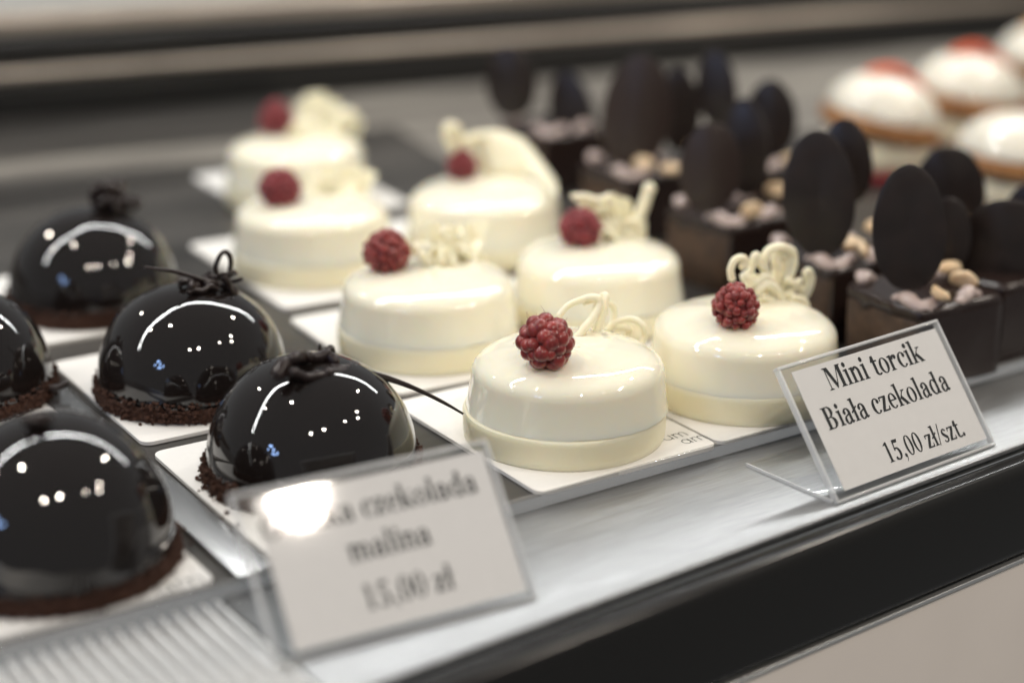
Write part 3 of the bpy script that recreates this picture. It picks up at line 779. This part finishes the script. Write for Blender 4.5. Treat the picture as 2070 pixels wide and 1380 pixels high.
def oval(w, h, th=0.0022):
    mb = MB(); n_ = 40; ring = []
    for k in range(n_):
        a = 2 * PI * k / n_; e_ = 1 + 0.018 * noise.noise(Vector((math.cos(a) * 2.2 + w * 900, math.sin(a) * 2.2, h * 700))) + 0.008 * noise.noise(Vector((math.cos(a) * 9 + h * 900, math.sin(a) * 9, w * 700))); ring.append((w / 2 * math.cos(a) * e_, h / 2 * math.sin(a) * (1 + 0.06 * math.sin(a)) * e_))
    vs = []; prof_ = ((0.0, -th / 2), (0.9, -th / 2), (1.0, -th * .2), (1.0, th * .2), (0.9, th / 2), (0.0, th / 2))
    for (s_, d) in prof_:
        for (x, z) in ring: vs.append((x * max(s_, 1e-4), d + 9.0 * (x * s_) ** 2 * (1 if w > h * .6 else -1), z * max(s_, 1e-4)))
    fs = []
    for j in range(5):
        for k in range(n_):
            k2 = (k + 1) % n_; fs.append((j * n_ + k, j * n_ + k2, (j + 1) * n_ + k2, (j + 1) * n_ + k))
    mb.add(vs, fs); return mb
nutm = MB(); nutm.ball((0, 0, 0), 0.0050, 2, (1.15, .72, .60), 0.05)
nutm.v = [(x, y, max(z, -0.0012) + (0.0008 * noise.noise(Vector((x, y, z)) * 400))) for x, y, z in nutm.v]
cproto = {}
CCK = [   # label, top-centre pixel, ovals [(px, py, dy, wpx, hpx, roll, yaw, milk)], nuts [(px, py)]
 ('brown cake with upright dark ovals nearest the counter front, beside the readable sign', (1865, 588),
   [(1838, 468, -.006, 148, 245, -4, -8, 0), (1902, 492, .012, 116, 170, 8, -14, 0)], [(1920, 542), (1948, 566), (1902, 592)]),
 ('brown cake with two dark ovals just behind the lacy white topping', (1685, 510),
   [(1656, 400, -.008, 146, 245, -6, -10, 0), (1712, 332, .012, 104, 165, -8, -14, 0)], [(1740, 505), (1770, 458), (1722, 492)]),
 ('brown cake with a milk-brown oval, right of the stick-topped white cake', (1478, 428),
   [(1435, 345, -.010, 124, 174, 3, -5, 1), (1508, 305, .010, 96, 190, -6, -18, 0)], [(1570, 384), (1402, 292), (1520, 425)]),
 ('brown cake with a tall broad oval and pale nut, fourth back in its row', (1290, 338),
   [(1285, 235, -.008, 142, 222, 6, -12, 1), (1374, 228, .010, 92, 160, -6, -20, 0)], [(1357, 340), (1300, 330)]),
 ('rearmost brown cake, next to the white cake with the broad shard', (1120, 256),
   [(1032, 170, -.006, 104, 140, -6, -10, 0), (1157, 228, -.008, 92, 152, -16, -16, 0)], [(1228, 268)]),
 ('brown cake in the far row with two dark ovals, in front of the back rail', (1545, 322),
   [(1558, 245, -.006, 104, 150, -4, -14, 0), (1450, 185, .010, 84, 150, -10, -20, 0)], [(1600, 325)]),
 ('brown cake with one broad oval below the right-hand choux', (1925, 448),
   [(1919, 390, -.006, 146, 170, -6, -8, 0)], [(1972, 450)]),
 ('brown cake with dark ovals cut off by the right edge of the photo', (2018, 541),
   [(2030, 508, -.008, 190, 190, 6, -10, 0), (2085, 470, .010, 130, 180, -4, -14, 0)], []),
]
for i, (lab, pc, ovs, nuts) in enumerate(CCK):
    top_ = at(pc[0], pc[1], HB)
    t = thing('brown_cake', lab, 'cake', (top_.x, top_.y, FL), R(-3 + 3 * (i % 3)), 'brown cakes with chocolate ovals')
    if not cproto:
        cproto['a'] = cbody.build('cake_body', 'choc_cake', t, angle=50); cproto['b'] = cice.build('icing', 'ganache', t, angle=60); cproto['d'] = cdark.build('dark_layer', 'ganache', t, angle=50); cproto['c'] = swirl.build('cream_border', 'hazelnut_cream', t, angle=80)
    else:
        for q in (('a', 'b', 'd') if i in (6, 7) else ('a', 'b', 'c', 'd')): part_copy(cproto[q], t)
    im = Matrix.LocRotScale(t.location, t.rotation_euler, None).inverted()
    for (ox, oy, dy, wpx, hpx, roll, yaw, milk) in ovs:
        c = at_y(ox, oy, top_.y + dy); d = -(c - CAM).dot(bk)
        o = oval(wpx * d / FPX, hpx * d / FPX / 0.95).build('chocolate_oval', 'choc_disc_milk' if milk else 'choc_disc', t, angle=50)
        # the oval reaches down into the icing
        o.matrix_local = im @ (Matrix.Translation(c) @ Matrix.Rotation(R(-36 + yaw), 4, 'Z') @ Matrix.Rotation(R(-6), 4, 'X') @ Matrix.Rotation(R(roll), 4, 'Y'))
    for j, (nx, ny) in enumerate(nuts):
        c = at(nx, ny, HB + 0.006)
        if 'n' not in cproto: o = nutm.build('hazelnut', 'nut', t, angle=180); cproto['n'] = o
        else: o = part_copy(cproto['n'], t)
        o.matrix_local = im @ (Matrix.Translation(c) @ Matrix.Rotation(i + j * 2.1, 4, 'Z') @ Matrix.Rotation(j * 1.3 + i, 4, 'X'))

# ------------------------------------------------------------------ choux with cream and icing
PF = [
 ('cream-filled choux with orange fruit on top, leftmost of the choux', (1768, 345), 1.0, 'orange_fruit', R(11), 0.2, 1.16),
 ('cream-filled choux with orange fruit, second from the left and furthest back', (1942, 300), 0.98, 'orange_fruit', R(7), 1.2, 1.22),
 ('nearest cream-filled choux at the right edge, below the others', (2048, 418), 1.0, None, R(4), 2.2, 1.05),
 ('cream-filled choux with amber fruit half cut off at the upper right', (2100, 210), 0.95, 'amber_fruit', R(0), 3.2, 1.15),
]
pp = {}
for (lab, pc, s, fruit, tl, rz, zsc) in PF:
    t = thing('choux_bun', lab, 'pastry', at(pc[0], pc[1], FL), rz, 'cream-filled choux'); t.scale = (s * 1.10, s * 1.10, s * zsc)
    if not pp:
        q = MB(); q.lathe([(0, 0), (.0255, 0), (.0270, .0008), (.0272, .0030), (.0262, .0040), (0, .0042)], 64, wob(.02, 3)); pp['jelly'] = q.build('jelly_base', 'red_jelly', t, angle=60)
        q = MB(); q.lathe([(0, .0043), (.0240, .0043), (.0262, .0056), (.0270, .0100), (.0262, .0150), (.0240, .0185), (0, .0190)], 72,
                          lambda r, z, a: (r * (1 + .03 * math.sin(12 * a)), z)); pp['cream'] = q.build('cream', 'puff_cream', t, angle=70)
        q = MB(); q.lathe([(0, .0188), (.0270, .0188), (.0296, .0205), (.0302, .0232), (.0290, .0262), (.0255, .0280), (0, .0285)], 90, wob(.035, 7)); pp['choux'] = q.build('choux', 'choux', t, angle=60)
        q = MB(); q.lathe([(0, .0270), (.0268, .0270), (.0280, .0280), (.0276, .0305), (.0255, .0350), (.0215, .0395), (.0155, .0432), (.0080, .0450), (0, .0455)], 80, wob(.03, 11)); pp['icing'] = q.build('icing', 'puff_icing', t, angle=60)
        lid = [pp['choux'], pp['icing']]
    else:
        for k in ('jelly', 'cream'): part_copy(pp[k], t)
        lid = [part_copy(pp[k], t) for k in ('choux', 'icing')]
    tiltm = Matrix.Rotation(-rz, 4, 'Z') @ Matrix.Translation((0, 0, .019)) @ Matrix.Rotation(-tl, 4, Vector((bk.x, bk.y, 0)).normalized()) @ Matrix.Translation((0, 0, -.019)) @ Matrix.Rotation(rz, 4, 'Z')
    for o in lid: o.matrix_local = tiltm
    if fruit:
        q = MB(); vs = []; n_ = 9           # a thin wedge of fruit lying on the icing
        for k in range(n_):
            u = k / (n_ - 1); wd = .0034 + .0016 * u; x_ = -.013 + .031 * u; z_ = .0470 - .0045 * (2 * u - 1.0) ** 2 + .001 * math.sin(5 * u)
            vs += [(x_, -wd, z_ - .0008), (x_, wd, z_ - .0008), (x_, wd * .7, z_ + .0028), (x_, -wd * .8, z_ + .0024)]
        fs = [(3, 2, 1, 0), (4 * n_ - 4, 4 * n_ - 3, 4 * n_ - 2, 4 * n_ - 1)]
        for k in range(n_ - 1):
            for e in range(4): fs.append((4 * k + e, 4 * k + (e + 1) % 4, 4 * k + 4 + (e + 1) % 4, 4 * k + 4 + e))
        q.add(vs, fs)
        o = q.build('fruit_slice', fruit, t, bevel=.0006); o.matrix_local = tiltm @ Matrix.Rotation(R(-30) - rz, 4, 'Z')

# ------------------------------------------------------------------ price signs
def sign(origin, rz, W, Hh, lean, lines, lab, name='price_sign', mL=0.006, mR=0.002, mT=0.0028, mB=0.0032):
    t = thing(name, lab, 'sign', origin, rz, 'clear acrylic price signs')
    h = thing_part('holder', t)
    th = 0.0011
    B = Matrix.Rotation(-R(lean), 4, 'X')          # x width, z up the plate, y back
    def q(x, z, y): return tuple(B @ Vector((x, y, z)))
    def slab(x0, x1, z0, z1, y0, y1, nm, m):
        mb = MB(); v = [q(x, z, yy) for z in (z0, z1) for yy in (y0, y1) for x in (x0, x1)]
        mb.add(v, [(0, 2, 3, 1), (4, 5, 7, 6), (0, 1, 5, 4), (2, 6, 7, 3), (0, 4, 6, 2), (1, 3, 7, 5)])
        return mb.build(nm, m, h, smooth=False)
    slab(0.0011, W - .0011, 0.0011, Hh - .0011, -0.0011, -0.0004, 'front_sheet', 'acrylic')
    slab(0.0011, W - .0011, 0.0011, Hh - .0011, 0.0004, 0.0011, 'back_sheet', 'acrylic')
    ed = MB()
    for (x0, x1, z0, z1) in ((0, W, Hh - .00105, Hh), (0, W, 0, .00105), (0, .00105, .0011, Hh - .0011), (W - .00105, W, .0011, Hh - .0011)):
        v = [q(x, z, yy) for z in (z0, z1) for yy in (-.0012, .0012) for x in (x0, x1)]
        ed.add(v, [(0, 2, 3, 1), (4, 5, 7, 6), (0, 1, 5, 4), (2, 6, 7, 3), (0, 4, 6, 2), (1, 3, 7, 5)])
    ed.build('edge', 'acrylic_edge', h, bevel=0.0003)
    ft = MB(); ft.box(0, W, 0.0014, 0.0400, 0.0, 0.0011); ft.build('foot', 'acrylic', h, bevel=0.0003)
    fe = MB(); fe.box(-0.0006, -0.00005, 0.0014, 0.0400, 0.0, 0.0012); fe.build('foot_edge', 'acrylic_edge', h)
    pm = MB(); x0, x1, z0, z1 = mL, W - mR, mB, Hh - mT
    v = [q(x, z, yy) for z in (z0, z1) for yy in (-.00012, .00012) for x in (x0, x1)]
    pm.add(v, [(0, 2, 3, 1), (4, 5, 7, 6), (0, 1, 5, 4), (2, 6, 7, 3), (0, 4, 6, 2), (1, 3, 7, 5)])
    pap = pm.build('paper', 'paper', t, smooth=False)
    text_mesh(lines, SER, 'lettering', 'ink', pap, lambda a, b, e: q(a, b, -.00020 - e))
    return t
def thing_part(name, parent):
    o = bpy.data.objects.new(name, None); COL.objects.link(o); o.parent = parent; o.empty_display_size = .01; return o

W1 = 0.0795
def ctr(st, xc, yb, em, wf): return (st, xc - text_w(st, SER, em, wf) / 2, yb, em, wf)
s1 = at(1690, 1020, ZS); s1b = at(2010, 900, ZS)
sign((s1.x, s1.y, ZS), math.atan2(s1b.y - s1.y, s1b.x - s1.x), (s1b - s1).length, 0.0480, 38,
     [ctr('Mini torcik', 0.0425, 0.0355, 0.0118, .84), ctr('Biała czekolada', 0.0415, 0.0232, 0.0116, .80), ctr('15,00 zł/szt.', 0.0495, 0.0066, 0.0104, .78)],
     'sharp readable acrylic price sign on the right of the steel ledge')
s2 = at(560, 1352, ZS); s2b = at(1085, 1212, ZS)
sign((s2.x, s2.y, ZS), math.atan2(s2b.y - s2.y, s2b.x - s2.x), (s2b - s2).length, 0.0490, 38,
     [ctr('Gorzka czekolada', 0.0395, 0.0345, 0.0104, .84), ctr('malina', 0.0415, 0.0230, 0.0104, .84), ctr('15,00 zł', 0.0430, 0.0092, 0.0104, .84)],
     'blurred acrylic price sign nearest the camera, in front of the dark domes', mL=0.0062)

# ------------------------------------------------------------------ light
w = bpy.data.worlds.new('World'); scene.world = w; w.use_nodes = True
bg = w.node_tree.nodes['Background']; bg.inputs['Color'].default_value = (0.96, 0.99, 1.0, 1); bg.inputs['Strength'].default_value = 0.20

def area(name, loc, target, sx, sy, energy, col):
    l = bpy.data.lights.new(name, 'AREA'); l.shape = 'RECTANGLE'; l.size = sx; l.size_y = sy; l.energy = energy; l.color = col
    o = bpy.data.objects.new(name, l); COL.objects.link(o); o.location = loc
    o.rotation_euler = (Vector(target) - Vector(loc)).to_track_quat('-Z', 'Y').to_euler(); return o
area('led_strip', (0.2, 0.50, 0.85), (0.2, 0.30, 0.0), 3.4, 0.011, 15.5, (0.99, 1.0, 0.99))
def lamp(name, loc, energy, rad, col=(1.0, 0.90, 0.78)):
    l = bpy.data.lights.new(name, 'POINT'); l.energy = energy; l.shadow_soft_size = rad; l.color = col
    o = bpy.data.objects.new(name, l); COL.objects.link(o); o.location = loc; return o
for (x, y_, z, e) in [(-0.75, 0.18, 1.9, 20), (1.35, 0.15, 1.45, 20), (1.10, -0.86, 1.40, 15), (1.05, -1.10, 1.25, 12), (-0.74, -1.20, 1.50, 18), (-0.30, -1.33, 1.52, 18),
                     (-0.65, 1.60, 1.25, 8), (-1.25, 0.71, 1.54, 8)]:
    lamp('ceiling_spot', (x, y_, z), e * 1.15, 0.028)
lamp('ceiling_spot', (0.437, -1.249, 1.40), 9, 0.019)
# blue-lit screens behind the customer side
for (x, y_, z, sx, sy, e) in ((-1.50, -0.51, .56, .16, .05, .5), (-1.46, -0.46, .66, .05, .12, .4), (-1.52, -0.36, .76, .11, .07, .5), (-1.42, -0.60, .60, .04, .10, .3), (-1.50, -0.30, .62, .05, .05, .2)):
    area('blue_screen', (x, y_, z), (-0.12, 0.05, 0.02), sx, sy, e, (0.35, 0.55, 1.0))
    bpy.context.scene.objects[-1].data.shape = 'ELLIPSE'

scene.render.engine = 'CYCLES'
scene.cycles.use_denoising = True
scene.cycles.max_bounces = 10
scene.cycles.transparent_max_bounces = 16
scene.cycles.sample_clamp_indirect = 6
scene.cycles.caustics_reflective = False
scene.cycles.caustics_refractive = False
vs_ = scene.view_settings
vs_.view_transform = 'Standard'; vs_.look = 'None'; vs_.exposure = 0.12; vs_.gamma = 1.0; vs_.use_curve_mapping = False
